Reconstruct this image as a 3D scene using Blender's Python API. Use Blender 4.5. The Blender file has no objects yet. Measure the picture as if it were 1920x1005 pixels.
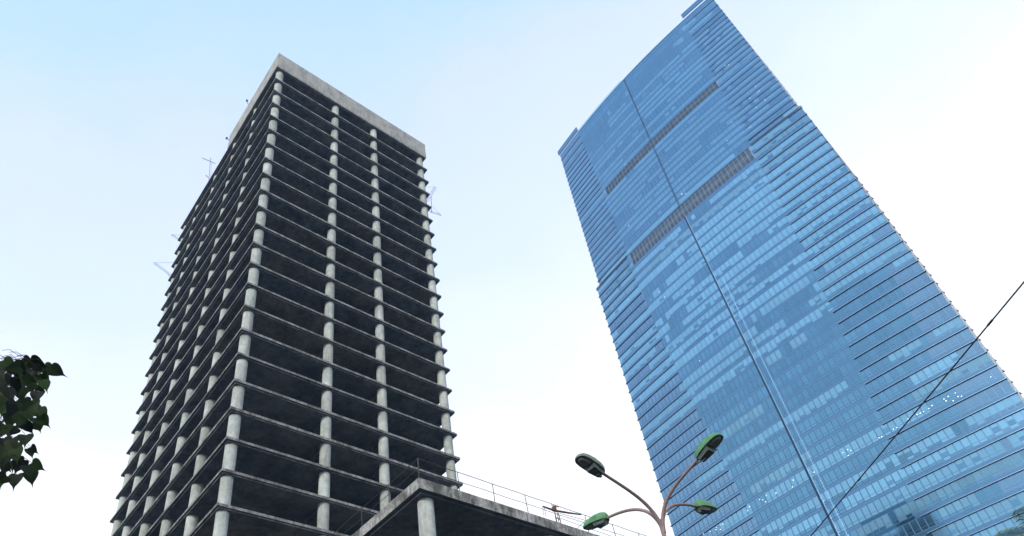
import bpy, bmesh, math, random
from math import sin, cos, radians as R, pi
from mathutils import Vector, Matrix
random.seed(7)
S = bpy.context.scene
COL = S.collection

# ------------------------------------------------------------------ helpers
class MB:
    """collects shapes, then links them as ONE mesh object"""
    def __init__(s): s.v=[]; s.f=[]; s.m=[]; s.a=[]; s.sm=[]
    def face(s, pts, mat=0, shade=0.5, smooth=False):
        i=len(s.v); s.v+= [tuple(p) for p in pts]; s.f.append(tuple(range(i,i+len(pts)))); s.m.append(mat); s.a.append(shade); s.sm.append(smooth)
    def mesh(s, vs, fs, mat=0, shade=0.5, smooth=False):
        i=len(s.v); s.v+=[tuple(p) for p in vs]
        for f in fs: s.f.append(tuple(i+k for k in f)); s.m.append(mat); s.a.append(shade); s.sm.append(smooth)
    def box(s, a, b, mat=0, shade=.5):
        (x0,y0,z0),(x1,y1,z1)=a,b
        v=[(x0,y0,z0),(x1,y0,z0),(x1,y1,z0),(x0,y1,z0),(x0,y0,z1),(x1,y0,z1),(x1,y1,z1),(x0,y1,z1)]
        s.mesh(v,[(3,2,1,0),(4,5,6,7),(0,1,5,4),(1,2,6,5),(2,3,7,6),(3,0,4,7)],mat,shade)
    def cyl(s, c, r, z0, z1, n=28, mat=0, r1=None):
        r1 = r if r1 is None else r1
        v=[(c[0]+r*cos(2*pi*k/n),c[1]+r*sin(2*pi*k/n),z0) for k in range(n)]+[(c[0]+r1*cos(2*pi*k/n),c[1]+r1*sin(2*pi*k/n),z1) for k in range(n)]
        s.mesh(v,[(k,(k+1)%n,n+(k+1)%n,n+k) for k in range(n)],mat,.5,True)
        s.mesh(v,[tuple(range(n-1,-1,-1)),tuple(range(n,2*n))],mat)
    def tube(s, pts, rad, n=8, mat=0):
        pts=[Vector(p) for p in pts]; rr=rad if isinstance(rad,(list,tuple)) else [rad]*len(pts)
        rings=[]; up=None
        for i,p in enumerate(pts):
            d=(pts[min(i+1,len(pts)-1)]-pts[max(i-1,0)]).normalized()
            if up is None: up=d.orthogonal().normalized()
            up=(up-d*up.dot(d)).normalized(); w=d.cross(up)
            rings.append([p+(up*cos(2*pi*k/n)+w*sin(2*pi*k/n))*rr[i] for k in range(n)])
        v=[q for r in rings for q in r]; f=[]
        for i in range(len(rings)-1):
            for k in range(n): f.append((i*n+k,i*n+(k+1)%n,(i+1)*n+(k+1)%n,(i+1)*n+k))
        s.mesh(v,f,mat,.5,True); L=len(rings)-1
        s.mesh(rings[0]+rings[-1],[tuple(range(n-1,-1,-1)),tuple(range(n,2*n))],mat)
    def build(s, name, mats, parent=None, loc=(0,0,0), rotz=0, attr=False, bevel=0):
        me=bpy.data.meshes.new(name); me.from_pydata(s.v,[],s.f)
        if not isinstance(mats,(list,tuple)): mats=[mats]
        for m in mats: me.materials.append(m)
        me.polygons.foreach_set('material_index',s.m); me.polygons.foreach_set('use_smooth',s.sm)
        if attr:
            A=me.attributes.new('shade','FLOAT','FACE'); A.data.foreach_set('value',s.a)
        me.update()
        o=bpy.data.objects.new(name,me); COL.objects.link(o); o.location=loc; o.rotation_euler=(0,0,rotz)
        if parent: o.parent=parent
        if bevel:
            b=o.modifiers.new('bevel','BEVEL'); b.width=bevel; b.segments=2; b.limit_method='ANGLE'
        return o

def tag(o,label=None,cat=None,group=None,kind=None):
    if label: o['label']=label
    if cat: o['category']=cat
    if group: o['group']=group
    if kind: o['kind']=kind
    return o
def thing(name,label,cat,loc=(0,0,0),rotz=0,group=None):
    o=bpy.data.objects.new(name,None); COL.objects.link(o); o.location=loc; o.rotation_euler=(0,0,rotz)
    o.empty_display_size=.3
    return tag(o,label,cat,group)

# ------------------------------------------------------------------ materials
class N:
    def __init__(s,name):
        s.m=bpy.data.materials.new(name); s.m.use_nodes=True; s.t=s.m.node_tree
        s.b=s.t.nodes['Principled BSDF']
    def n(s,t,**k):
        x=s.t.nodes.new(t)
        for a,b in k.items():
            if a in x.inputs.keys(): x.inputs[a].default_value=b
            else: setattr(x,a,b)
        return x
    def l(s,a,b): s.t.links.new(a,b)
    def pos(s,scale=(1,1,1)):
        g=s.n('ShaderNodeNewGeometry'); mp=s.n('ShaderNodeMapping'); mp.inputs['Scale'].default_value=scale
        s.l(g.outputs['Position'],mp.inputs['Vector']); return mp.outputs['Vector']
    def noise(s,vec,scale,detail=6,rough=.6):
        x=s.n('ShaderNodeTexNoise',Scale=scale,Detail=detail,Roughness=rough); s.l(vec,x.inputs['Vector']); return x.outputs['Fac']
    def ramp(s,fac,stops):
        x=s.n('ShaderNodeValToRGB'); e=x.color_ramp.elements
        while len(e)<len(stops): e.new(.5)
        for q,(p,c) in zip(e,stops): q.position=p; q.color=(*c,1)
        s.l(fac,x.inputs['Fac']); return x.outputs['Color']
    def mix(s,fac,a,b,mode='MIX'):
        x=s.n('ShaderNodeMix',data_type='RGBA',blend_type=mode)
        for v,i in ((fac,0),(a,6),(b,7)):
            if hasattr(v,'is_linked') or hasattr(v,'links'): s.l(v,x.inputs[i])
            else: x.inputs[i].default_value = v if i==0 else (*v,1)
        return x.outputs[2]
    def bump(s,h,strength=.3,dist=.02):
        b=s.n('ShaderNodeBump',Strength=strength,Distance=dist); s.l(h,b.inputs['Height']); s.l(b.outputs['Normal'],s.b.inputs['Normal'])

def concrete(name, light, dark, stain, stainamt=.5, rough=.9):
    k=N(name); p=k.pos(); ps=k.pos((1.1,1.1,.12))
    base=k.ramp(k.noise(p,.9,8,.65),[(.3,dark),(.7,light)])
    strk=k.ramp(k.noise(ps,1.6,6,.7),[(.46,(1,1,1)),(.72,(0,0,0))])
    big=k.noise(k.pos((.25,.25,.4)),1.0,4,.6)
    f=k.n('ShaderNodeMath',operation='SUBTRACT'); f.inputs[0].default_value=1.0; k.l(strk,f.inputs[1])
    g=k.n('ShaderNodeMath',operation='MULTIPLY'); k.l(f.outputs[0],g.inputs[0]); g.inputs[1].default_value=stainamt
    c=k.mix(g.outputs[0],base,stain)
    h=k.n('ShaderNodeMath',operation='MULTIPLY'); k.l(big,h.inputs[0]); h.inputs[1].default_value=stainamt*.5
    c=k.mix(h.outputs[0],c,dark)
    k.l(c,k.b.inputs['Base Color']); k.b.inputs['Roughness'].default_value=rough; k.b.inputs['Specular IOR Level'].default_value=.2
    k.bump(k.noise(p,9,6,.7),.25,.02)
    return k.m
def plain(name,c,rough=.6,metal=0,var=.25,scale=3.,spec=.3):
    k=N(name); x=k.noise(k.pos(),scale,5,.6)
    col=k.ramp(x,[(.3,tuple(v*(1-var) for v in c)),(.7,tuple(min(1,v*(1+var)) for v in c))])
    k.l(col,k.b.inputs['Base Color']); k.b.inputs['Roughness'].default_value=rough; k.b.inputs['Metallic'].default_value=metal; k.b.inputs['Specular IOR Level'].default_value=spec
    return k.m

M={}
def colmat():
    k=N('column_concrete'); p=k.pos()
    c=k.ramp(k.noise(p,1.6,8,.7),[(.28,(.34,.36,.335)),(.66,(.58,.62,.565))])
    st=k.ramp(k.noise(k.pos((1,1,.13)),2.3,6,.7),[(.50,(0,0,0)),(.66,(1,1,1))])
    mm=k.n('ShaderNodeMath',operation='MULTIPLY'); k.l(st,mm.inputs[0]); mm.inputs[1].default_value=.55
    c=k.mix(mm.outputs[0],c,(.24,.235,.215))
    v=k.ramp(k.noise(k.pos((.15,.15,.30)),1.,2,.5),[(.35,(.72,.72,.70)),(.65,(1,1,1))]); c=k.mix(1.,c,v,'MULTIPLY')
    k.l(c,k.b.inputs['Base Color']); k.b.inputs['Roughness'].default_value=.9; k.b.inputs['Specular IOR Level'].default_value=.15; k.bump(k.noise(p,8,6,.7),.3,.02)
    return k.m
M['column']=colmat()
M['slab']=concrete('slab_edge_concrete',(.34,.335,.31),(.13,.13,.125),(.05,.05,.05),.75)
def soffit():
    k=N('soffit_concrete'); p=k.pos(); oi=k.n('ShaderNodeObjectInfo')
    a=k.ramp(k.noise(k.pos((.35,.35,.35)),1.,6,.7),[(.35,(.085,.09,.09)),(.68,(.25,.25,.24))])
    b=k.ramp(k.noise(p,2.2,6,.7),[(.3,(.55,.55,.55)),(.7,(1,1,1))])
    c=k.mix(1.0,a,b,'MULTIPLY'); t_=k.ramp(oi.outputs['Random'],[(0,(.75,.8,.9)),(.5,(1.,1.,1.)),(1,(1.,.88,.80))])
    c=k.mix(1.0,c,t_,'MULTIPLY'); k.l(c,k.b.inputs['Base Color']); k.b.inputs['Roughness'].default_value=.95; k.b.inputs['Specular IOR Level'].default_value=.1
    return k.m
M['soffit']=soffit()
M['parapet']=concrete('parapet_concrete',(.46,.45,.40),(.34,.335,.30),(.19,.19,.17),.5)
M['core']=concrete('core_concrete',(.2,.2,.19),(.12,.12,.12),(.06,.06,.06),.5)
M['pod']=concrete('podium_edge_concrete',(.56,.55,.51),(.22,.215,.20),(.045,.045,.042),.95)
def mouldy(name,lt=(.50,.49,.455),dk=(.22,.215,.20),amt=1.):
    k=N(name); p=k.pos(); big=k.noise(k.pos((1,1,.6)),.8,8,.72); fine=k.noise(p,4.5,8,.75); drip=k.noise(k.pos((2.2,2.2,.18)),1.5,6,.7)
    c=k.ramp(fine,[(.32,dk),(.62,lt)])
    f1=k.ramp(big,[(.44,(0,0,0)),(.60,(1,1,1))]); f2=k.ramp(drip,[(.52,(0,0,0)),(.64,(1,1,1))])
    fm=k.n('ShaderNodeMath',operation='MULTIPLY'); k.l(f1,fm.inputs[0]); fm.inputs[1].default_value=amt
    c=k.mix(fm.outputs[0],c,(.10,.097,.088))
    mm=k.n('ShaderNodeMath',operation='MULTIPLY'); k.l(f2,mm.inputs[0]); mm.inputs[1].default_value=.7*amt
    c=k.mix(mm.outputs[0],c,(.05,.05,.047))
    k.l(c,k.b.inputs['Base Color']); k.b.inputs['Roughness'].default_value=.95; k.b.inputs['Specular IOR Level'].default_value=.15
    k.bump(fine,.4,.03); return k.m
M['pod']=mouldy('mould_stained_concrete'); M['parapet']=mouldy('weathered_parapet_concrete',(.45,.445,.405),(.31,.305,.28),.38); M['slab']=mouldy('mould_stained_slab_edge',(.37,.365,.35),(.13,.13,.125))
M['rust']=plain('rusty_steel',(.17,.085,.065),.85,.1,.4,25)
M['steel']=plain('grey_steel',(.30,.32,.40),.5,.5,.2,8)
M['rail']=plain('dark_rail_steel',(.06,.055,.05),.7,.3,.3,9)
M['asphalt']=plain('asphalt',(.045,.05,.055),.95,0,.35,1.2)
M['pole']=plain('faded_red_pole_paint',(.27,.185,.17),.6,.1,.22,9)
M['green']=plain('green_enamel',(.08,.225,.095),.5,.0,.35,10,.35)
M['grey_head']=plain('weathered_grey_green_enamel',(.16,.19,.155),.6,0,.25,14)
M['tray']=plain('lamp_tray_metal',(.09,.115,.10),.6,.2,.4,18)
M['lens']=plain('dirty_lamp_lens',(.15,.15,.14),.35,0,.4,12,.5)
M['cable']=plain('black_cable',(.035,.028,.03),.6,0,.1)
M['twig']=plain('twig',(.025,.028,.018),.9,0,.2,9)
M['bark']=plain('bark',(.13,.10,.08),.95,0,.4,12)

def glassmat(name,col,metal,rough,dif=0.0,var=.35):
    k=N(name); a=k.n('ShaderNodeAttribute',attribute_name='shade')
    dk=tuple(c*(1-var) for c in col); lt=tuple(min(1,c*(1+var)) for c in col)
    c=k.mix(a.outputs['Fac'],dk,lt)
    k.l(c,k.b.inputs['Base Color']); k.b.inputs['Metallic'].default_value=metal; k.b.inputs['Roughness'].default_value=rough
    return k.m
G=[glassmat('blue_coated_glass',(.098,.245,.385),.85,.07),
   glassmat('blue_glass_with_drawn_blind',(.155,.365,.54),.5,.14,var=.24),
   glassmat('blue_glass_with_half_drawn_blind',(.135,.30,.42),.65,.12),
   glassmat('spandrel_glass',(.088,.205,.345),.75,.16,var=.2),
   glassmat('mullion_metal',(.062,.155,.27),.5,.4,var=.1),
   glassmat('reflection_dark_glass',(.03,.105,.195),.85,.06,var=.2),  # dark reflection of a building opposite, put into the pane colour
   glassmat('blue_glass_with_pale_blind',(.125,.30,.465),.7,.1,var=.2),
   glassmat('sky_tinted_flank_glass',(.135,.265,.41),.8,.08,var=.22)]  # flank panes: brighter sky reflection put into a paler tint
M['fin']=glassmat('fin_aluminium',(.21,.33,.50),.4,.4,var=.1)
M['fin_under']=glassmat('fin_soffit_shade',(.03,.095,.21),.2,.6,var=.1)  # undersides of fins and screens: shade put into the colour
M['louvre']=plain('louvre_metal',(.125,.185,.27),.7,.1,.25,.6)
M['grid']=plain('pale_mullion_metal',(.26,.33,.42),.5,.3,.15)
M['groove']=plain('groove_shade',(.012,.035,.08),.6,.2,.1)  # near-black colour stands in for shade inside the groove
M['trim']=plain('pale_blue_trim',(.25,.42,.60),.4,.4,.1)
k=N('lit_ceiling_lamp'); k.b.inputs['Emission Color'].default_value=(.95,1,.82,1); k.b.inputs['Emission Strength'].default_value=1.25; k.b.inputs['Base Color'].default_value=(.8,.8,.7,1); M['lit']=k.m
def leafmat(name,c1,c2):
    k=N(name); a=k.n('ShaderNodeAttribute',attribute_name='shade')
    c=k.mix(a.outputs['Fac'],c1,c2); k.l(c,k.b.inputs['Base Color']); k.b.inputs['Roughness'].default_value=.6; k.b.inputs['Specular IOR Level'].default_value=.12
    tr=k.n('ShaderNodeBsdfTranslucent'); k.l(c,tr.inputs['Color']); ms=k.n('ShaderNodeMixShader'); ms.inputs[0].default_value=.06
    k.l(k.b.outputs[0],ms.inputs[1]); k.l(tr.outputs[0],ms.inputs[2]); k.l(ms.outputs[0],k.t.nodes['Material Output'].inputs['Surface'])
    return k.m
M['leaf']=leafmat('dark_heart_leaf',(.005,.009,.010),(.028,.058,.016))
M['leaf_y']=leafmat('yellowing_leaf',(.14,.10,.02),(.2,.16,.04))
M['frond']=leafmat('palm_frond',(.045,.10,.03),(.26,.34,.17))

# ------------------------------------------------------------------ camera
cam=bpy.data.cameras.new('camera'); co=bpy.data.objects.new('camera',cam); COL.objects.link(co); S.camera=co
pit,rol,foc=.696134,-.180723,1387.155
fw=Vector((0,cos(pit),sin(pit))); r0=Vector((1,0,0)); u0=Vector((0,-sin(pit),cos(pit)))
rv=cos(rol)*r0+sin(rol)*u0; uv=-sin(rol)*r0+cos(rol)*u0
co.matrix_world=Matrix(((rv.x,uv.x,-fw.x,0),(rv.y,uv.y,-fw.y,0),(rv.z,uv.z,-fw.z,1.6),(0,0,0,1)))
cam.sensor_fit='HORIZONTAL'; cam.sensor_width=36; cam.lens=36*foc/1920; cam.shift_x=0; cam.shift_y=(720-502.5)/1920
cam.clip_start=.1; cam.clip_end=6000

# ------------------------------------------------------------------ light
SUN_AZ,SUN_EL=198,20
W=bpy.data.worlds.new('World'); S.world=W; W.use_nodes=True; t=W.node_tree; nd=t.nodes; bg=nd['Background']
sky=nd.new('ShaderNodeTexSky'); sky.sky_type='NISHITA'; sky.sun_disc=False; sky.sun_elevation=R(SUN_EL); sky.sun_rotation=R(SUN_AZ)
sky.air_density=1.0; sky.dust_density=1.5; sky.ozone_density=2.0
tc=nd.new('ShaderNodeTexCoord'); dt=nd.new('ShaderNodeVectorMath'); dt.operation='DOT_PRODUCT'; dt.inputs[1].default_value=(-.12,0,1)
t.links.new(tc.outputs['Generated'],dt.inputs[0])
mr=nd.new('ShaderNodeValToRGB'); e=mr.color_ramp.elements
e.new(.5); e.new(.5)
for q,(p,v) in zip(e,[(.35,1.0),(.62,.95),(.85,.88),(1.0,.80)]): q.position=p; q.color=(v,v,v,1)
t.links.new(dt.outputs['Value'],mr.inputs['Fac'])
mx=nd.new('ShaderNodeMix'); mx.data_type='RGBA'; t.links.new(mr.outputs['Color'],mx.inputs[0]); t.links.new(sky.outputs['Color'],mx.inputs[6]); hr=nd.new('ShaderNodeValToRGB'); e=hr.color_ramp.elements; e.new(.5); e.new(.5); e.new(.6)
e.new(.7)
for q,(p,v) in zip(e,[(.38,(.77,.81,.85)),(.55,(.80,.80,.81)),(.65,(.655,.69,.785)),(.75,(.545,.618,.78)),(.85,(.515,.583,.78)),(.93,(.40,.555,.78))]): q.position=p; q.color=(*v,1)
cn=nd.new('ShaderNodeTexNoise'); cn.inputs['Scale'].default_value=2.6; cn.inputs['Detail'].default_value=6; cn.inputs['Roughness'].default_value=.55
cm=nd.new('ShaderNodeMapping'); cm.inputs['Scale'].default_value=(1,1,2.2); t.links.new(tc.outputs['Generated'],cm.inputs['Vector']); t.links.new(cm.outputs['Vector'],cn.inputs['Vector'])
ca_=nd.new('ShaderNodeMath'); ca_.operation='MULTIPLY_ADD'; t.links.new(cn.outputs['Fac'],ca_.inputs[0]); ca_.inputs[1].default_value=-.22; ca_.inputs[2].default_value=.11
cs=nd.new('ShaderNodeMath'); cs.operation='ADD'; t.links.new(dt.outputs['Value'],cs.inputs[0]); t.links.new(ca_.outputs[0],cs.inputs[1])
t.links.new(cs.outputs[0],hr.inputs['Fac'])
hs=nd.new('ShaderNodeVectorMath'); hs.operation='SCALE'; hs.inputs['Scale'].default_value=7.0; t.links.new(hr.outputs['Color'],hs.inputs[0]); t.links.new(hs.outputs[0],mx.inputs[7])
t.links.new(mx.outputs[2],bg.inputs['Color']); bg.inputs['Strength'].default_value=.15
sl=bpy.data.lights.new('sun','SUN'); so=bpy.data.objects.new('sun',sl); COL.objects.link(so); sl.energy=1.9; sl.angle=R(10); sl.color=(1,.95,.87)
sd=Vector((sin(R(SUN_AZ))*cos(R(SUN_EL)),cos(R(SUN_AZ))*cos(R(SUN_EL)),sin(R(SUN_EL))))
so.rotation_euler=sd.to_track_quat('Z','Y').to_euler(); so.location=(0,-20,60)
S.view_settings.view_transform='Standard'; S.view_settings.look='None'; S.view_settings.exposure=.75; S.view_settings.gamma=1

# ------------------------------------------------------------------ ground
g=MB(); g.face([(-1500,-1500,0),(1500,-1500,0),(1500,1500,0),(-1500,1500,0)]); tag(g.build('ground',M['asphalt']),kind='structure')

hz=bpy.data.materials.new('haze'); hz.use_nodes=True; ht=hz.node_tree; ht.nodes.remove(ht.nodes['Principled BSDF'])
pv=ht.nodes.new('ShaderNodeVolumePrincipled'); pv.inputs['Color'].default_value=(.34,.60,.97,1); pv.inputs['Density'].default_value=.00036; pv.inputs['Anisotropy'].default_value=.2
ht.links.new(pv.outputs[0],ht.nodes['Material Output'].inputs['Volume'])
m=MB(); m.box((-1600,-1600,-1),(1600,1600,300)); tag(m.build('haze',hz),kind='stuff')

# ------------------------------------------------------------------ unfinished concrete tower
AZ=.81718; CX,CY=-26.280,51.431; Z0=114.362; H=3.5; LX,LY=27.37,36.27; LX0,LY0=LX,LY; sr=random.Random(21)
T=thing('concrete_tower','unfinished grey concrete tower of open floors with round columns and a solid roof parapet','tower',(CX,CY,0),AZ)
def slab_mb(z):
    m=MB(); th=.27+sr.uniform(-.03,.03); dr=.13; rec=.20+sr.uniform(-.04,.04)
    top=z+.26+sr.uniform(-.03,.03)
    # top plate with slightly clipped corners
    jx,jy=[sr.uniform(-.06,.06) for _ in range(2)],[sr.uniform(-.06,.06) for _ in range(2)]
    def ring(i,zz):
        LX,LY=LX0+jx[1],LY0+jy[1]
        c=.05
        return [(i+c,i,zz),(LX-i-c,i,zz),(LX-i,i+c,zz),(LX-i,LY-i-c,zz),(LX-i-c,LY-i,zz),(i+c,LY-i,zz),(i,LY-i-c,zz),(i,i+c,zz)]
    a,b,c,d=ring(0,top),ring(0,top-th),ring(rec,top-th),ring(rec,top-th-dr)
    m.face(a,0)
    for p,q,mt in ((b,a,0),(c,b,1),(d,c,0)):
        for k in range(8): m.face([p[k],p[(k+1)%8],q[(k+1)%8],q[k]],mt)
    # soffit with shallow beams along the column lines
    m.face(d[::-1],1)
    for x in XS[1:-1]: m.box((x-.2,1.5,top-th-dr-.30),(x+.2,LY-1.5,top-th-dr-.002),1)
    return m
XS=[.86,10.35,17.35,LX-.86]; YS=[.86,8.25,15.6,22.95,30.2,LY-.86]
floors=[]
for k_ in range(0,33):
    z=Z0-k_*H
    if z<1: break
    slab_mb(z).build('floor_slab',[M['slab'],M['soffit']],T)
for i,x in enumerate(XS):
    for j,y in enumerate(YS):
        m=MB(); m.cyl((x,y),.55,0,Z0-.06); m.build('column',M['column'],T)
m=MB(); m.box((11,10,0),(16.6,25,Z0-.5)); m.build('lift_core',M['core'],T)
# roof parapet (covers the front part of the roof only)
m=MB(); PY=17.3; pz0,pz1=Z0+.295,118.76; w=.35; o=.03
def prism(m,pts,z0,z1,mat=0):
    n=len(pts); m.face([(x,y,z1) for x,y in pts],mat); m.face([(x,y,z0) for x,y in pts[::-1]],mat)
    for k in range(n):
        a,b=pts[k],pts[(k+1)%n]; m.face([(*a,z0),(*b,z0),(*b,z1),(*a,z1)],mat)
prism(m,[(-o,-o),(LX+o,-o),(LX+o,PY),(-o,PY)],pz0+.0,pz1)
m.build('parapet',M['parapet'],T)
m=MB(); m.box((LX*.3,PY+6,Z0+.30),(LX*.6,PY+11,Z0+3.2)); m.build('stair_head',M['parapet'],T)

for bx,by,bz,ex,ez in ((.05,10.75,118.76,-.25,120.1),(-.03,17.2,117.2,-.45,117.35)):
    m=MB(); m.tube([(bx+.1,by,bz-.3),(bx,by,bz+.4 if ez>119 else bz),(ex,by,ez)],.05,6); m.box((ex-.14,by-.14,ez-.1),(ex+.12,by+.14,ez+.14)); m.build('roof_bracket',M['rail'],T)
# ------------------------------------------------------------------ net outriggers on the tower
ca,sa=cos(AZ),sin(AZ)
def wl(x,y,z): return Vector((CX+ca*x-sa*y,CY+sa*x+ca*y,z))
def truss(name,label,base,tip,gap,stay=None,r=.026,foot=None,mast=None):
    o=thing(name,label,'outrigger',wl(*base),0,'steel outriggers on the concrete tower')
    B=Vector((0,0,0)); Tt=wl(*tip)-wl(*base); d=Tt.normalized(); up=Vector((0,0,1)); sd_=d.cross(up).normalized(); up=sd_.cross(d)
    m=MB(); h=gap/2
    m.tube([B+up*h,Tt+up*h],r,6); m.tube([B-up*h,Tt-up*h],r,6)
    n=max(3,int(Tt.length/.6))
    for i in range(n+1):
        p=Tt*(i/n); m.tube([p-up*h,p+up*h],r*.7,5)
        if i<n: m.tube([p-up*h*(1 if i%2 else -1),Tt*((i+1)/n)+up*h*(1 if i%2 else -1)],r*.6,5)
    m.build('boom',M['steel'],o)
    if stay:
        m=MB(); q=wl(*stay)-wl(*base); m.tube([Tt,q],.022,5); m.build('stay_cable',M['steel'],o)
    if mast:
        m=MB(); m.tube([wl(*mast[0])-wl(*base),wl(*mast[1])-wl(*base)],.06,6); m.build('mast',M['steel'],o)
    if foot:
        m=MB(); m.tube([wl(*foot)-wl(*base),Tt*.28],r,6); m.build('brace',M['steel'],o)
    return o
truss('net_outrigger','long steel outrigger with stay cable, lowest on the left edge of the concrete tower',(.3,36,101.65),(-2.7,36,102.88),.38,(.1,36,104.9),foot=(.15,36,101.0))
truss('net_outrigger','short steel outrigger just above the longest one on the left edge of the concrete tower',(.3,36,111.0),(-1.16,36,111.42),.34,(.2,36,112.3))
truss('net_outrigger','tiny steel outrigger stub below the derrick on the left edge of the concrete tower',(.2,25.9,117.35),(-.3,25.9,117.60),.22,mast=None,foot=None)
truss('roof_derrick','steel derrick with slanting boom and upright mast on the left roof terrace',(.85,26,122.3),(-1.47,26,122.01),.12,None,mast=((.55,26,Z0+.1),(-.11,26,123.3)),foot=(.9,26,Z0+.1))
truss('net_outrigger','upper steel outrigger raised steeply at the right edge of the concrete tower',(27.45,1,103.42),(29.6,1,109.04),.42,(27.5,1,107.3))
truss('net_outrigger','lower nearly level steel outrigger at the right edge of the concrete tower',(27.75,1,100.80),(30.0,1,101.55),.34,(28.46,1,102.7),mast=((28.4,1,105.4),(28.1,1,100.85)))

# ------------------------------------------------------------------ podium block with railing
PX_,PY_,PZ=-6.956,39.445,28.3; PLX,PLY=34.,22.0
P=thing('concrete_podium','low concrete podium with stained roof edge and thin railing, before the concrete tower','podium',(PX_,PY_,0),AZ)
def pring(i,zz): return [(i,i,zz),(PLX-i,i,zz),(PLX-i,PLY-i,zz),(i,PLY-i,zz)]
for n_,z in enumerate((PZ,PZ-6.4,PZ-10.,PZ-13.5,PZ-17,PZ-20.5,PZ-24)):
    m=MB(); th=.78 if n_==0 else .35
    a,b,c,d=pring(0,z),pring(0,z-th),pring(.30,z-th),pring(.30,z-th-.16)
    m.face(a,0)
    for p,q,mt in ((b,a,0),(c,b,1),(d,c,1)):
        for k in range(4): m.face([p[k],p[(k+1)%4],q[(k+1)%4],q[k]],mt)
    m.face(d[::-1],1)
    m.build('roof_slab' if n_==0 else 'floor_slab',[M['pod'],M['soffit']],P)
for x in (1.15,12.,22.,32.8):
    for y in (1.0,11.,21.):
        m=MB(); m.cyl((x,y),.53,0,PZ-.8); m.build('column',M['column'],P)
def railing(label,pts_fn,posts,y0,y1,broken=()):
    r=bpy.data.objects.new('railing',None); COL.objects.link(r); r.parent=P
    m=MB()
    m.tube([pts_fn(s,PZ+1.58+.015*sin(s*1.7)) for s in [y0+(y1-y0)*i/24 for i in range(25)]],.026,6); m.build('top_rail',M['rail'],r)
    m=MB(); m.tube([pts_fn(s,PZ+.82+.02*sin(s*1.3+1)) for s in [y0+(y1-y0)*i/24 for i in range(25)]],.022,6); m.build('mid_rail',M['rail'],r)
    for s in posts:
        m=MB(); a=pts_fn(s,PZ+.003); b=pts_fn(s+random.uniform(-.06,.06),PZ+1.6); m.tube([a,b],.03,6); m.build('post',M['rail'],r)
    return r
railing('front',lambda s,z:(s,.12,z),[.12,3.4,6.45,9.55,12.6,15.75,18.9,22,25,28,31],.12,31)
railing('side',lambda s,z:(.12,s,z),[.12,3.6,7.0,10.4,13.8,17.2],.12,19)
# sagging extra wires near the rusty boom
m=MB(); m.tube([(12.9,.14,PZ+.55),(15.7,.14,PZ+.45),(18.8,.14,PZ+.42)],.02,5); m.tube([(12.9,.14,PZ+.98),(15.7,.14,PZ+1.12),(17.2,.14,PZ+1.15)],.02,5); m.tube([(14.4,.14,PZ+.02),(15.8,.14,PZ+1.2)],.02,5)
m.build('loose_wire',M['rail'],P)
# rusty hoist boom tied to the railing
def pl(x,y,z): return Vector((PX_+ca*x-sa*y,PY_+sa*x+ca*y,z))
o=thing('hoist_boom','rusty hoist boom clamped across the railing of the low podium roof','hoist',pl(12.3,.3,PZ),AZ)
m=MB(); m.tube([(-1.2,-.25,1.02),(0,-.25,1.0),(1.5,-.25,1.22),(2.9,-.25,1.45)],[.06,.085,.075,.055],8); m.build('boom',M['rust'],o)
m=MB(); m.box((-.15,-.36,.95),(.15,-.14,1.32)); m.tube([(-.3,-.27,1.4),(.5,-.27,1.42)],.03,6); m.build('clamp',M['rust'],o,bevel=.02)
m=MB(); m.tube([(.0,-.25,.95),(-.05,-.25,.4),(.0,-.25,.004)],.05,6); m.tube([(.35,-.25,.9),(.4,-.25,.35),(.42,-.25,.004)],.04,6); m.tube([(-.05,-.25,.4),(.4,-.25,.35)],.045,6); m.build('stand',M['rust'],o)
m=MB(); m.tube([(-1.2,-.25,1.0),(-1.3,-.25,.25)],.02,5); m.tube([(-1.05,-.25,1.0),(-1.05,-.25,.2)],.02,5); m.build('hanging_wire',M['rust'],o)

# ------------------------------------------------------------------ blue glass tower
T1=Vector((37.4,192.2)); T2=Vector((102.9,131.4)); SAG=3.3
Lc=(T2-T1).length; RAD=Lc*Lc/8/SAG+SAG/2; UU=(T2-T1)/Lc; NN=Vector((UU.y,-UU.x))
if NN.y>0: NN=-NN
CC=(T1+T2)/2+NN*SAG-NN*RAD; TH0=math.asin(Lc/2/RAD); ARC=2*TH0*RAD
def fp(u,z=0,off=0):
    th=u/RAD-TH0; p=CC+(NN*cos(th)+UU*sin(th))*(RAD+off); return Vector((p.x,p.y,z))
def u_az(az):
    h=Vector((sin(R(az)),cos(R(az)))); b=-CC.dot(h); c=CC.dot(CC)-RAD*RAD; tt=-b-math.sqrt(b*b-c); v=h*tt-CC
    return (math.atan2(v.dot(UU),v.dot(NN))+TH0)*RAD
def interp(z,tab):
    for (a,va),(b,vb) in zip(tab,tab[1:]):
        if z<=b: return va+(vb-va)*max(0,(z-a))/(b-a)
    return tab[-1][1]
LT=[(0,20.2),(20,19.5),(87,17.45),(125,16.35),(162,15.5),(199,15.1),(201,15.33),(285,14.9)]
RT=[(0,25.8),(20,26.5),(64,28.25),(84,29.0),(103,29.7),(119,30.2),(142,30.85),(200,32.0),(285,33.2)]
GT=[(0,22.72),(110,22.65),(200,22.5),(240,22.72),(285,23.0)]
BR=T2+Vector((sin(R(38.95)),cos(R(38.95))))*40; BL=T1+Vector((sin(R(44)),cos(R(44))))*40
def ends(z):
    if z>200.5:
        q=(z-202)/83; return 1.7+1.1*q, ARC-(.8+.9*q)
    return 0.,ARC
lv=[]
z=195.75
while z>2: lv.append(z); z-=3.835
lv=[0.]+lv[::-1]+[199.6]
lv+= [202.5+2.97*i for i in range(12)]
lv+= [239.5+2.945*i for i in range(12)]
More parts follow.
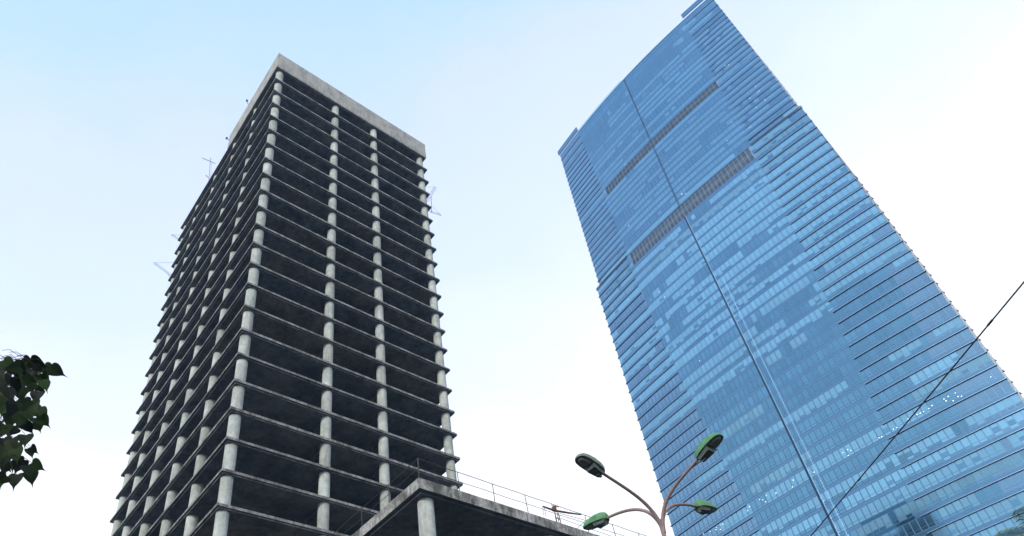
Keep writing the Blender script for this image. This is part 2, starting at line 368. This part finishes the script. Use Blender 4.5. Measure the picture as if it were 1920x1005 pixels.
lv+= [276.6,281.3,285.]
lv=[v for i,v in enumerate(lv) if i==0 or v-lv[i-1]>.5]
B_=thing('glass_tower','very tall blue glass skyscraper with gently curved front, thin floor fins and two louvre bands','skyscraper',(70,160,0))
BO=Vector((70,160,0))
def loc(p): return p-BO
rnd=random.Random(11); LSPAN={}
def prob(z):
    return interp(z,[(0,.35),(60,.5),(93,.45),(97,.10),(124,.12),(130,.42),(150,.6),(190,.72),(200,.6),(235,.5),(262,.35),(275,.03),(285,0)])
def runs(n,p,mean=7):
    out=[]; 
    while len(out)<n:
        on=rnd.random()<p; L=max(1,int(rnd.expovariate(1/(mean*(1.4 if on else .8)))))
        out+=[on]*L
    return out[:n]
NM=58
for si,(za,zb) in enumerate(zip(lv,lv[1:])):
    m=MB(); h=zb-za; zm=(za+zb)/2; ua,ub=ends(zm)
    us=[ua+(ub-ua)*i/NM for i in range(NM+1)]
    LV0,LV1=((u_az(15.33)+1.1,u_az(32.72)-.7) if zm>230 else (u_az(15.1)+1.0,u_az(32.02)-.9))
    louvedge=[u_ for u_,w_ in zip(us,us[1:]) if LV0<(u_+w_)/2<LV1]
    if (235<za<236) or (195<za<196.5): LSPAN[round(za)]=(louvedge[0],louvedge[-1]+(ub-ua)/NM)
    louv = (235<za<236) or (195<za<196.5)
    ul,ur=u_az(interp(zm,LT)),u_az(interp(zm,RT))
    p=min(.95,max(0,prob(zm)+rnd.uniform(-.28,.28)))
    bl=runs(NM,min(.9,p+.12) if 202<zm<272 else p,8 if zm<200 else 3.5); floor_sh=rnd.uniform(-.14,.14); bright=rnd.uniform(-.22,.22)
    teal=(zm<100 and rnd.random()<.42) or rnd.random()<.12
    smallrow=rnd.random()<.55
    sp=max(.28,h*(.2 if zm<202 else .34)); s1=h*(.24 if zm<202 else .33); s2=h*.40; s3=h*.425
    reflection_zone=None
    if 68<zm<76: reflection_zone=(50,61)  # patch of panes painted dark as the reflection of a building opposite
    for i in range(NM):
        a,b=us[i],us[i+1]; uc=(a+b)/2
        inl = LV0<uc<LV1
        if inl and louv: continue
        if inl and 191<za<192.5:
            m.face([loc(fp(a,za)),loc(fp(b,za)),loc(fp(b,193.5)),loc(fp(a,193.5))],3,.5); continue
        m.face([loc(fp(a,za)),loc(fp(b,za)),loc(fp(b,zb)),loc(fp(a,zb))],4,.5)
        g_=.115 if zm<202 else .05; j=rnd.uniform(-.12,.12)
        dk=reflection_zone and reflection_zone[0]<uc<reflection_zone[1]
        m.face([loc(fp(a,za+.05,.02)),loc(fp(b,za+.05,.02)),loc(fp(b,za+sp,.02)),loc(fp(a,za+sp,.02))],5 if dk else 3,.5+j*.5)
        on=bl[i]
        def pane(z0,z1,mt,sh): m.face([loc(fp(a+g_,z0,.03)),loc(fp(b-g_,z0,.03)),loc(fp(b-g_,z1,.03)),loc(fp(a+g_,z1,.03))],mt,max(0,min(1,sh)))
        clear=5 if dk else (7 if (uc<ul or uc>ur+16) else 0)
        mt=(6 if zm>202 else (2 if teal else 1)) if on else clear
        if h>3.4:
            half = on and rnd.random()<.07
            if half:
                zc=s3+(h-s3)*rnd.uniform(.3,.6); pane(za+s3,za+zc,0,.5+floor_sh+j); pane(za+zc+.004,zb-.06,mt,.5+bright+j)
            else: pane(za+s3,zb-.06,mt,.5+(bright if on else floor_sh)+j)
            low = on and (smallrow or rnd.random()<.3)
            pane(za+s1,za+s2,mt if low else clear,.5+(bright if low else floor_sh)+j)
        else:
            pane(za+s1+.1,zb-.22,mt,.5+(bright if on else floor_sh)*.8+j); pane(zb-.19,zb-.04,0,.3+floor_sh)
    # side walls and back
    c2,c1=fp(ub),fp(ua)
    sh_=UU*max(0,(ARC-ub)-.25); br=Vector((BR.x-sh_.x,BR.y-sh_.y,0)); bL=Vector((BL.x,BL.y,0))
    NS=24
    for i in range(NS):
        p0=c2.lerp(br,i/NS); p1=c2.lerp(br,(i+1)/NS); d=(p1-p0).normalized(); nrm=Vector((d.y,-d.x,0))
        zz=lambda pp,zv,o=0: loc(Vector((pp.x,pp.y,zv))+nrm*o)
        m.face([zz(p0,za),zz(p1,za),zz(p1,zb),zz(p0,zb)],4)
        m.face([zz(p0+d*.1,za+s1,.03),zz(p1-d*.1,za+s1,.03),zz(p1-d*.1,zb-.06,.03),zz(p0+d*.1,zb-.06,.03)],1 if rnd.random()<.4 else 0,rnd.uniform(.3,.7))
        m.face([zz(p0,za+.05,.02),zz(p1,za+.05,.02),zz(p1,za+sp,.02),zz(p0,za+sp,.02)],3,.5)
    for p0,p1 in ((br,bL),(bL,c1)):
        m.face([loc(Vector((q.x,q.y,zv))) for q,zv in ((p0,za),(p1,za),(p1,zb),(p0,zb))],0)
    m.build('glazing_band',G,B_,BO*0,attr=True)
# fins: each wraps from its inner end on the right flank round the sides and back to the left flank
def fin(z,th=.13,pro=.36):
    if z>203: pro,th=.24,.10
    ua,ub=ends(z-.3); ul,ur=u_az(interp(z,LT)),u_az(interp(z,RT))
    cR=fp(ub); sh_=UU*max(0,(ARC-ub)-.25); bR=Vector((BR.x-sh_.x,BR.y-sh_.y,0)); dS=(bR-cR).normalized()
    path=[fp(ur+(ub-ur)*i/14) for i in range(15)]+[cR+dS*.7,bR-dS*1.1,bR,Vector((BL.x,BL.y,0))]+[fp(ua+(ul-ua)*i/10) for i in range(11)]
    thin={15:.05,16:.05}
    n=len(path); outp=[]
    for i,p in enumerate(path):
        d0=(p-path[i-1]).normalized() if i>0 else (path[1]-p).normalized(); d1=(path[i+1]-p).normalized() if i<n-1 else d0
        n0=Vector((d0.y,-d0.x,0)); n1=Vector((d1.y,-d1.x,0)); nn=(n0+n1).normalized(); k=1/max(.45,nn.dot(n0)); pp=thin.get(i,pro); outp.append((p-nn*.02,p+nn*pp*k))
    m=MB()
    for (a,A),(b,Bq) in zip(outp,outp[1:]):
        U=lambda q,zv: loc(Vector((q.x,q.y,zv)))
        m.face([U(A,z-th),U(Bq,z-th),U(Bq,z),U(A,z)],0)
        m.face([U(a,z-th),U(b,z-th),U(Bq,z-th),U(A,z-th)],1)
        m.face([U(A,z),U(Bq,z),U(b,z+.04),U(a,z+.04)],0)
    for a,A in (outp[0],outp[-1]):
        m.face([loc(Vector((q.x,q.y,zv))) for q,zv in ((a,z-th),(A,z-th),(A,z),(a,z))],0)
    return m
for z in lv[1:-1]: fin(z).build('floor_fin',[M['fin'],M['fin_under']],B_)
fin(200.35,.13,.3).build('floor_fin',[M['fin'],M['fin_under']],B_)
# louvre bands
for za,zb,rows,key in ((235.20,239.45,(.5,),235),(193.5,199.55,(.40,.54),196)):
    ul,ur=LSPAN[key]
    m=MB(); n=58; D_=-.4
    for i in range(n):
        a,b=ul+(ur-ul)*i/n,ul+(ur-ul)*(i+1)/n
        m.face([loc(fp(a,za,D_)),loc(fp(b,za,D_)),loc(fp(b,zb,D_)),loc(fp(a,zb,D_))])
        m.face([loc(fp(a,za,0)),loc(fp(b,za,0)),loc(fp(b,za,D_)),loc(fp(a,za,D_))])
        m.face([loc(fp(a,zb,D_)),loc(fp(b,zb,D_)),loc(fp(b,zb,0)),loc(fp(a,zb,0))])
        nb=int((zb-za)/.38)
        for q in range(nb):
            zq=za+.1+(zb-za-.2)*q/nb
            m.face([loc(fp(a,zq,-.05)),loc(fp(b,zq,-.05)),loc(fp(b,zq+.30,-.2)),loc(fp(a,zq+.30,-.2))])
    for u_ in (ul,ur): m.face([loc(fp(u_,za,D_)),loc(fp(u_,za,0)),loc(fp(u_,zb,0)),loc(fp(u_,zb,D_))])
    lo=m.build('louvre_band',M['louvre'],B_)
    m=MB(); n=34
    def bar(ua_,ub_,z0_,z1_):
        for o1,o2 in ((.03,.03),(-.15,.03),(.03,-.15)):
            m.face([loc(fp(ua_,z0_,o1)),loc(fp(ub_,z0_,o2)),loc(fp(ub_,z1_,o2)),loc(fp(ua_,z1_,o1))]) if o1==o2 else None
        m.face([loc(fp(ua_,z0_,-.15)),loc(fp(ub_,z0_,-.15)),loc(fp(ub_,z0_,.03)),loc(fp(ua_,z0_,.03))])
        m.face([loc(fp(ua_,z0_,-.15)),loc(fp(ua_,z0_,.03)),loc(fp(ua_,z1_,.03)),loc(fp(ua_,z1_,-.15))])
        m.face([loc(fp(ub_,z0_,.03)),loc(fp(ub_,z0_,-.15)),loc(fp(ub_,z1_,-.15)),loc(fp(ub_,z1_,.03))])
    for i in range(n+1):
        u=ul+.1+(ur-ul-.2)*i/n; bar(u-.09,u+.09,za+.003,zb-.003)
    for q in rows:
        zq=za+(zb-za)*q
        for i in range(n):
            a,b=ul+.1+(ur-ul-.2)*i/n+.092,ul+.1+(ur-ul-.2)*(i+1)/n-.092; bar(a,b,zq,zq+.14)
    m.build('mullion_grid',M['grid'],lo)
# vertical groove, its shade painted as a dark raised strip, and cleaning rail
def strip(name,mat,zs,uf,w,off,depth=.1):
    m=MB()
    for za,zb in zip(zs,zs[1:]):
        a,b=uf(za),uf(zb)
        for (da,oa),(db,ob) in (((-w,off),(w,off)),((-w,0),(-w,off)),((w,off),(w,0))):
            m.face([loc(fp(a+da,za,oa)),loc(fp(a+db,za,ob)),loc(fp(b+db,zb,ob)),loc(fp(b+da,zb,oa))])
    return m.build(name,mat,B_)
zs=[0,60,110,150,193.5]; gu=lambda z:u_az(interp(z,GT))
strip('groove_shade_strip',M['groove'],zs,gu,.24,.14)
strip('groove_shade_strip',M['groove'],[199.5,220,235.5],gu,.2,.14)
strip('groove_shade_strip',M['groove'],[239.5,262,284.5],gu,.2,.14)
strip('groove_trim',M['trim'],zs,lambda z:gu(z)+.42,.09,.15)
strip('cleaning_rail',M['trim'],[0,60,110,160],lambda z:u_az(23.34),.10,.12)
# roof parapet, coping and corner screens
ua,ub=ends(284)
m=MB(); n=40; gz=gu(285)
for i in range(n):
    a,b=ua+(ub-ua)*i/n,ua+(ub-ua)*(i+1)/n; zt=285.6 if b<gz else 284.9
    m.face([loc(fp(a,284.4,.2)),loc(fp(b,284.4,.2)),loc(fp(b,zt,.2)),loc(fp(a,zt,.2))]); m.face([loc(fp(a,284.4,0)),loc(fp(b,284.4,0)),loc(fp(b,284.4,.2)),loc(fp(a,284.4,.2))]); m.face([loc(fp(a,zt,.2)),loc(fp(b,zt,.2)),loc(fp(b,zt,-.3)),loc(fp(a,zt,-.3))])
m.build('roof_coping',M['trim'],B_)
m=MB(); m.face([loc(Vector((q.x,q.y,284.3))) for q in [fp(ua),fp((ua+ub)/2),fp(ub),Vector((BR.x-UU.x*(ARC-ub),BR.y-UU.y*(ARC-ub),0)),Vector((BL.x,BL.y,0))]]); m.build('roof',M['louvre'],B_)
for a0,a1 in ((ua-.5,u_az(14.9)),(u_az(33.25),ub+.5)):
    m=MB(); n=10
    for i in range(n):
        a,b=a0+(a1-a0)*i/n,a0+(a1-a0)*(i+1)/n
        pts=lambda zv,o: (loc(fp(a,zv,o)),loc(fp(b,zv,o)))
        A,Bb=pts(285.7,.45); C_,D=pts(288.4,.45); m.face([A,Bb,D,C_],0,.35)
        E_,F=pts(285.7,.1); m.face([E_,F,Bb,A],1); Gg,Hh=pts(288.4,.1); m.face([C_,D,Hh,Gg],0); m.face([F,E_,Gg,Hh],0)
    for u_ in (a0,a1): m.face([loc(fp(u_,285.7,.1)),loc(fp(u_,285.7,.45)),loc(fp(u_,288.4,.45)),loc(fp(u_,288.4,.1))],0)
    m.build('corner_screen',[G[3],M['fin_under']],B_,attr=True)
# lit ceiling lamps glimpsed at the glass
LAMPS=[(82.75,242.52),(79.74,241.89),(78.64,242.82),(82.83,222.5),(82.81,219.27),(82.2,218.9),(79.32,219.25),(82.77,213.63),(79.36,213.36),(70.77,215.41),(74.69,207.15),(66.67,209.21),(30.66,240.63),(22.6,211.87),(46.65,202.65),(45.6,203.6),(20.26,174.59),(24.27,174.59),(25.47,170.9),(11.87,182.65),(28.36,140.21),(87.67,90.26),(80.25,90.67),(78.73,90.7),(77.74,90.62),(77.9,90.02),(79.08,89.24),(80.93,89.31),(80.32,89.63),(75.05,90.55),(74.16,90.28),(72.9,90.19),(71.46,90.31),(72.16,90.21),(70.21,90.32),(69.39,90.42),(66.41,89.88),(65.63,89.87),(62.62,89.62),(62.01,89.7),(53.3,90.86),(54.6,90.94),(55.13,90.3),(54.1,89.55),(45.69,90.96),(39.52,91.17),(38.61,89.74),(45.07,90.19),(34.0,90.62),(31.39,91.42),(29.25,91.46),(30.0,90.95),(30.55,90.01),(25.83,91.27),(24.85,90.62),(16.62,91.17),(15.65,91.51),(15.35,90.29),(14.29,91.42),(13.96,90.99),(12.05,91.46),(9.69,92.01)]
for u,z in LAMPS:
    m=MB(); r=.08+.04*rnd.random(); n=10; c=fp(u,z,.06); du=(fp(u+.5,z,.06)-fp(u-.5,z,.06)).normalized()
    ring=[c+du*r*cos(2*pi*k/n)+Vector((0,0,1))*r*.9*sin(2*pi*k/n) for k in range(n)]
    m.face([loc(q) for q in ring]); nout=(fp(u,z,1)-fp(u,z,0))
    for k in range(n): a,b=ring[k],ring[(k+1)%n]; m.face([loc(a),loc(b),loc(b-nout*.05),loc(a-nout*.05)])
    m.build('ceiling_lamp',M['lit'],B_)

# ------------------------------------------------------------------ four-armed street lamp
LPX,LPY=2.31,12.745
SL=thing('street_lamp','tall street lamp with four curved faded red arms carrying cobra-head lanterns','street lamp',(LPX,LPY,0))
m=MB(); m.tube([(0,0,0),(0,0,.9),(0,0,.95),(0,0,5),(-.02,0,8.28)],[.12,.12,.075,.058,.038],14); m.build('pole',M['pole'],SL)
def head_mesh():
    # built along +x from the arm end, z up; returns shell, tray, lens
    prof=[(0,.06,.08,0),(.04,.10,.14,0),(.14,.13,.175,0),(.28,.145,.18,0),(.44,.145,.155,0),(.56,.125,.11,0),(.62,.08,.06,0),(.64,.025,.02,0)]
    sh=MB(); n=12; rings=[]
    for x,w,h,_ in prof: rings.append([(x,w*cos(pi*k/n),h*sin(pi*k/n)**.8) for k in range(n+1)])
    v=[q for r in rings for q in r]; f=[]
    for i in range(len(rings)-1):
        for k in range(n): f.append((i*(n+1)+k,(i+1)*(n+1)+k,(i+1)*(n+1)+k+1,i*(n+1)+k+1))
    sh.mesh(v,f,0,.5,True); sh.face([rings[0][k] for k in range(n+1)])
    # rim lip
    up=[(x,w*1.03) for x,w,h,_ in prof]
    edge=[(x,w) for x,w in up]+[(x,-w) for x,w in up[::-1]]
    n2=len(edge)
    for k in range(n2):
        a,b=edge[k],edge[(k+1)%n2]; sh.face([(a[0],a[1],-.022),(b[0],b[1],-.022),(b[0],b[1],.008),(a[0],a[1],.008)])
    sh.face([(x,y,-.012) for x,y in edge[::-1]])
    tr=MB(); # ballast tray near the arm: lower box, wedge shaped
    pts=[(.02,.085),(.30,.125),(.34,.12),(.34,-.12),(.30,-.125),(.02,-.085)]
    lo=[(.05,.07),(.27,.10),(.30,.095),(.30,-.095),(.27,-.10),(.05,-.07)]
    for k in range(6):
        a,b,c,d=pts[k],pts[(k+1)%6],lo[(k+1)%6],lo[k]
        tr.face([(a[0],a[1],-.0125),(b[0],b[1],-.0125),(c[0],c[1],-.10),(d[0],d[1],-.10)])
    tr.face([(x,y,-.10) for x,y in lo]); tr.box((.04,-.025,-.13),(.13,.025,-.1005))
    ln=MB(); lp=[(.35,.095),(.45,.10),(.54,.082),(.595,.045),(.605,0)]; lp=lp+[(x,-y) for x,y in lp[:-1][::-1]]
    l2=[(.38,.06),(.45,.065),(.52,.05),(.56,.025),(.565,0)]; l2=l2+[(x,-y) for x,y in l2[:-1][::-1]]; q=len(lp)
    for k in range(q):
        a,b,c,d=lp[k],lp[(k+1)%q],l2[(k+1)%q],l2[k]; ln.face([(a[0],a[1],-.0125),(b[0],b[1],-.0125),(c[0],c[1],-.045),(d[0],d[1],-.045)],0,.5,True)
    ln.face([(x,y,-.045) for x,y in l2])
    return sh,tr,ln
heads=[(1.15,11.55,9.0,'grey_head','weathered grey head turned towards the concrete tower',.28),(3.38,11.67,9.0,'green','bright green head',.26),(3.51,13.99,9.0,'green',None,.10),(1.2,13.76,9.0,'green',None,.12)]
for hx,hy,hz,mt,lab,tilt in heads:
    d=Vector((hx-LPX,hy-LPY,0)); rr=d.length; d.normalize()
    hl=.62; rin=rr-hl/2*cos(tilt); zin=hz-hl/2*sin(tilt)
    # arm: bezier from pole top, curving outward to the inner end of the head
    p0=Vector((0,0,8.0)); p3=d*rin+Vector((0,0,zin)); p1=d*.06+Vector((0,0,8.62)); p2=p3-(d*cos(tilt)+Vector((0,0,sin(tilt))))*.75
    pts=[]
    for i in range(19):
        t_=i/18; pts.append(p0*(1-t_)**3+p1*3*t_*(1-t_)**2+p2*3*t_*t_*(1-t_)+p3*t_**3)
    pts.append(p3+(d*cos(tilt)+Vector((0,0,sin(tilt))))*.12)
    m=MB(); m.tube(pts,[.038-.010*i/19 for i in range(20)],10); m.build('arm',M['pole'],SL)
    sh,tr,ln=head_mesh(); ho=sh.build('lantern',M[mt],SL)
    ho.location=p3; ho.rotation_euler=(0,-tilt,math.atan2(d.y,d.x))
    if lab: ho['label']=lab
    tr.build('ballast_tray',M['tray'],ho); ln.build('lens',M['lens'],ho)

# ------------------------------------------------------------------ overhead cable
m=MB(); A=Vector((7.5,8.09,8.5)); Bp=Vector((5.81,15.01,8.5)); dd=(Bp-A).normalized()
pts=[A-dd*16+dd*i*1.6+Vector((0,0,.0009*((i-12.5)*1.6)**2-.005)) for i in range(36)]
cb=m; cb.tube(pts,.012,8)
q=Vector((7.29,8.86,8.49)); cb.tube([q-dd*.07,q+dd*.05],.018,8)
q=Vector((6.3,13.0,8.49)); cb.tube([q-dd*.05,q+dd*.03],.018,8)
tag(cb.build('overhead_cable',M['cable']),'thin black overhead cable slanting across the right side of the glass tower','cable')

# ------------------------------------------------------------------ heart-leaved tree at the left
def ray(x,y):
    return (fw+rv*((x-960)/foc)-uv*((y-720)/foc))
TR=thing('broadleaf_tree','dark heart-leaved tree whose outer branch reaches in beside the concrete tower','tree',(-6.2,1.2,0))
TO=Vector((-6.2,1.2,0)); lr=random.Random(5)
LEAF=[(0,0),(.16,.10),(.36,.10),(.48,-.02),(.50,-.2),(.42,-.42),(.26,-.66),(.09,-.84),(.03,-1.0),(.0,-1.24)]
def leaf(m,p,hang,face,size,mat=0):
    """p: petiole end; hang: direction base to tip; face: leaf normal hint"""
    y=-hang.normalized(); x=y.cross(face).normalized(); n=x.cross(y)
    cur=.22
    def P3(a,b): return p+(x*a+y*(b)+n*(cur*(abs(a)*.55)+(-.14*b*b)))*size
    sh=lr.random()
    for sgn in (1,-1):
        o=[P3(sgn*a,b) for a,b in LEAF]
        mid=[P3(0,b) for a,b in LEAF]
        for i in range(len(LEAF)-1):
            if i==0: fc=[mid[0],o[1],P3(0,LEAF[1][1]*0-.08)]
            else: fc=[P3(0,min(0,LEAF[i][1]) - (.08 if LEAF[i][1]>-.05 else 0)),o[i],o[i+1],P3(0,min(0,LEAF[i+1][1])-(.08 if LEAF[i+1][1]>-.05 else 0))]
            m.face(fc if sgn>0 else fc[::-1],mat,sh,True)
# leaves of the visible branch end: (px,py) of the leaf base, lean, size factor
VIS=[(6,676,.9,1.1),(24,684,1.0,1.1),(44,672,1.35,.9),(58,676,1.3,1.0),(70,682,1.2,.9),(84,688,1.15,1.05),(96,690,1.1,.95),(80,700,.9,.9),(38,688,-.9,.9),(60,692,.2,.9),(28,704,1.3,1.0),(46,708,1.4,.9),(64,700,.1,1.1),(80,714,.45,1.15),(60,716,.05,1.1),(72,734,.1,1.35),(10,700,.3,1.2),(34,728,.6,1.2),(18,726,.2,1.2),(44,748,.5,1.2),(58,752,.4,1.0),(4,730,.1,1.2),(28,752,.3,1.2),(12,758,.1,1.1),(62,764,.6,1.0),(74,768,.7,.9),(52,772,.3,1.1),(36,776,.2,1.2),(18,780,.1,1.2),(66,784,.5,.9),(76,782,.7,.9),(70,792,.55,.8),(52,796,.5,.9),(40,792,.8,.9),(24,800,.1,1.2),(8,796,.1,1.2),(48,816,.15,1.25),(58,838,.75,.7),(54,842,.65,.7),(22,824,.3,1.2),(6,822,.1,1.2),(30,842,.2,1.1),(14,846,.1,1.2),(2,850,.1,1.1),(34,858,.4,.9),(60,868,1.1,.9),(48,874,.6,.9),(58,884,.3,1.05),(32,890,-.1,1.15),(12,892,-.5,1.1),(3,896,.2,1.0),(20,864,.5,1.1),(8,868,.2,1.2),(40,764,.3,1.2),(26,770,-.2,1.2),(14,742,.2,1.2),(30,716,.8,1.0)]
_v=random.Random(9)
for _ in range(24): VIS.append((_v.uniform(-12,62),_v.uniform(690,872),_v.uniform(-.2,.7),_v.uniform(.75,1.15)))
for _ in range(16): VIS.append((_v.uniform(40,78),_v.uniform(678,800),_v.uniform(.6,1.25),_v.uniform(.6,.85)))
m=MB(); up=Vector((0,0,1)); my=MB()
bases=[]
for px,py,lean,sz in VIS:
    d=ray(px,py); dep=lr.uniform(5.7,6.5); p=Vector((0,0,1.6))+d*dep; bases.append(p)
    rightw=Vector((.74,.67,0)); hang=(-up*cos(lean)+rightw*sin(lean)+Vector((lr.uniform(-.2,.2),lr.uniform(-.2,.2),0))).normalized()
    tocam=(Vector((0,0,1.6))-p).normalized(); yaw=lr.uniform(-.8,.8); fc=Matrix.Rotation(yaw,3,'Z')@tocam
    leaf(my if (px,py)==(4,730) else m,p-TO,hang,fc,.110*sz*lr.uniform(.75,1.12),0)
    m.tube([p-TO,p-TO+(-hang*.05+Vector((-.05,-.04,.04))),p-TO+Vector((-.12,-.10,.03))],.0022,4,1)
def edge_az(el):
    tab=[(20,-39.5),(28.2,-41.3),(35,-43.8),(39,-45.6),(44.3,-48),(58.6,-58.5),(75,-75)]
    return interp(el,tab)
cnt=0
centers=[(Vector((-5.0,2.9,5.0)),1.3),(Vector((-6.3,1.6,6.2)),1.9),(Vector((-7.2,.2,5.3)),1.8),(Vector((-6.4,3.0,5.0)),1.6),(Vector((-5.6,.2,4.8)),1.4),(Vector((-7.6,2.0,6.0)),1.5)]
while cnt<1700:
    c,rad_=lr.choice(centers); v=Vector((lr.gauss(0,1),lr.gauss(0,1),lr.gauss(0,.8))).normalized()*rad_*lr.random()**.4; p=c+v
    q=p-Vector((0,0,1.6)); az=math.degrees(math.atan2(q.x,q.y)); el=math.degrees(math.atan2(q.z,math.hypot(q.x,q.y)))
    if az>edge_az(el)-1.6: continue
    cnt+=1
    hang=(-up+Vector((lr.uniform(-.5,.5),lr.uniform(-.5,.5),0))).normalized(); fc=Vector((lr.uniform(-1,1),lr.uniform(-1,1),.2)).normalized()
    leaf(m,p-TO,hang,fc,.12*lr.uniform(.8,1.2))
m.build('foliage',[M['leaf'],M['twig']],TR,attr=True); my.build('yellow_leaf',M['leaf_y'],TR,attr=True)
def limb(a,b,r0_,r1_,sag=.2):
    a,b=Vector(a),Vector(b); n=9
    br=MB(); br.tube([a.lerp(b,i/n)+Vector((.04*sin(i*2.1),.04*cos(i*1.7),sag*sin(pi*i/n))) for i in range(n+1)],[r0_+(r1_-r0_)*i/n for i in range(n+1)],8); br.build('limb',M['twig'],TR)
tk=MB(); tk.tube([(0,0,0),(.03,.02,.5),(.02,.08,1.6),(.06,.05,3.0),(.0,.1,3.9)],[.24,.17,.15,.135,.11],12); tk.build('trunk',M['bark'],TR)
for e_ in [(1.3,1.8,5.1),(-.2,.5,6.4),(-1.1,-1.1,5.5),(-.2,1.9,5.1),(.6,-1.,4.9),(-1.4,.8,6.0)]: limb((0,.1,3.7),e_,.07,.02)
for e_ in [(2.2,2.5,5.25),(2.35,2.55,4.7),(2.1,2.45,4.35)]: limb((1.3,1.8,5.1),e_,.018,.004,.05)


# ------------------------------------------------------------------ palm at the lower right corner
PMX,PMY=11.55,16.55
PM=thing('palm_tree','feathery palm whose frond tips poke up at the foot of the glass tower, lower right','palm tree',(PMX,PMY,0))
m=MB(); m.tube([(0,0,0),(.05,.02,2),(.02,0,4),(0,0,7.8)],[.2,.15,.13,.11],12); m.build('trunk',M['bark'],PM)
pr=random.Random(3)
for i in range(20):
    a=2*pi*i/20+pr.uniform(-.15,.15); el=[1.05,.7,.35][i%3]+pr.uniform(-.1,.1); Lf=1.7*pr.uniform(.9,1.1)
    d=Vector((cos(a),sin(a),0)); pts=[]
    for k_ in range(13):
        s_=k_/12; ang=el-1.5*s_**1.4
        if k_==0: p=Vector((0,0,7.75))
        else: p=pts[-1]+(d*cos(ang)+Vector((0,0,1))*sin(ang))*Lf/12
        pts.append(p)
    m=MB(); m.tube(pts,[.018*(1-.8*j/12) for j in range(13)],5,0)
    side=d.cross(Vector((0,0,1))).normalized()
    for k_ in range(1,13):
        for q in range(3):
            b=pts[k_-1].lerp(pts[k_],q/3); fr=(k_+q/3)/13; ll=.48*sin(pi*min(1,fr*.9+.12))+.05
            tg=(pts[k_]-pts[k_-1]).normalized()
            for sg in (1,-1):
                e1_=b+(side*sg*.8+tg*.65).normalized()*ll*.6+Vector((0,0,.02)); e2_=b+(side*sg*.75+tg*.7).normalized()*ll-Vector((0,0,.25*ll))
                w=tg*.013
                m.face([b-w,b+w,e1_+w,e1_-w],0,pr.random()); m.face([e1_-w,e1_+w,e2_],0,pr.random())
    m.build('frond',M['frond'],PM,attr=True)
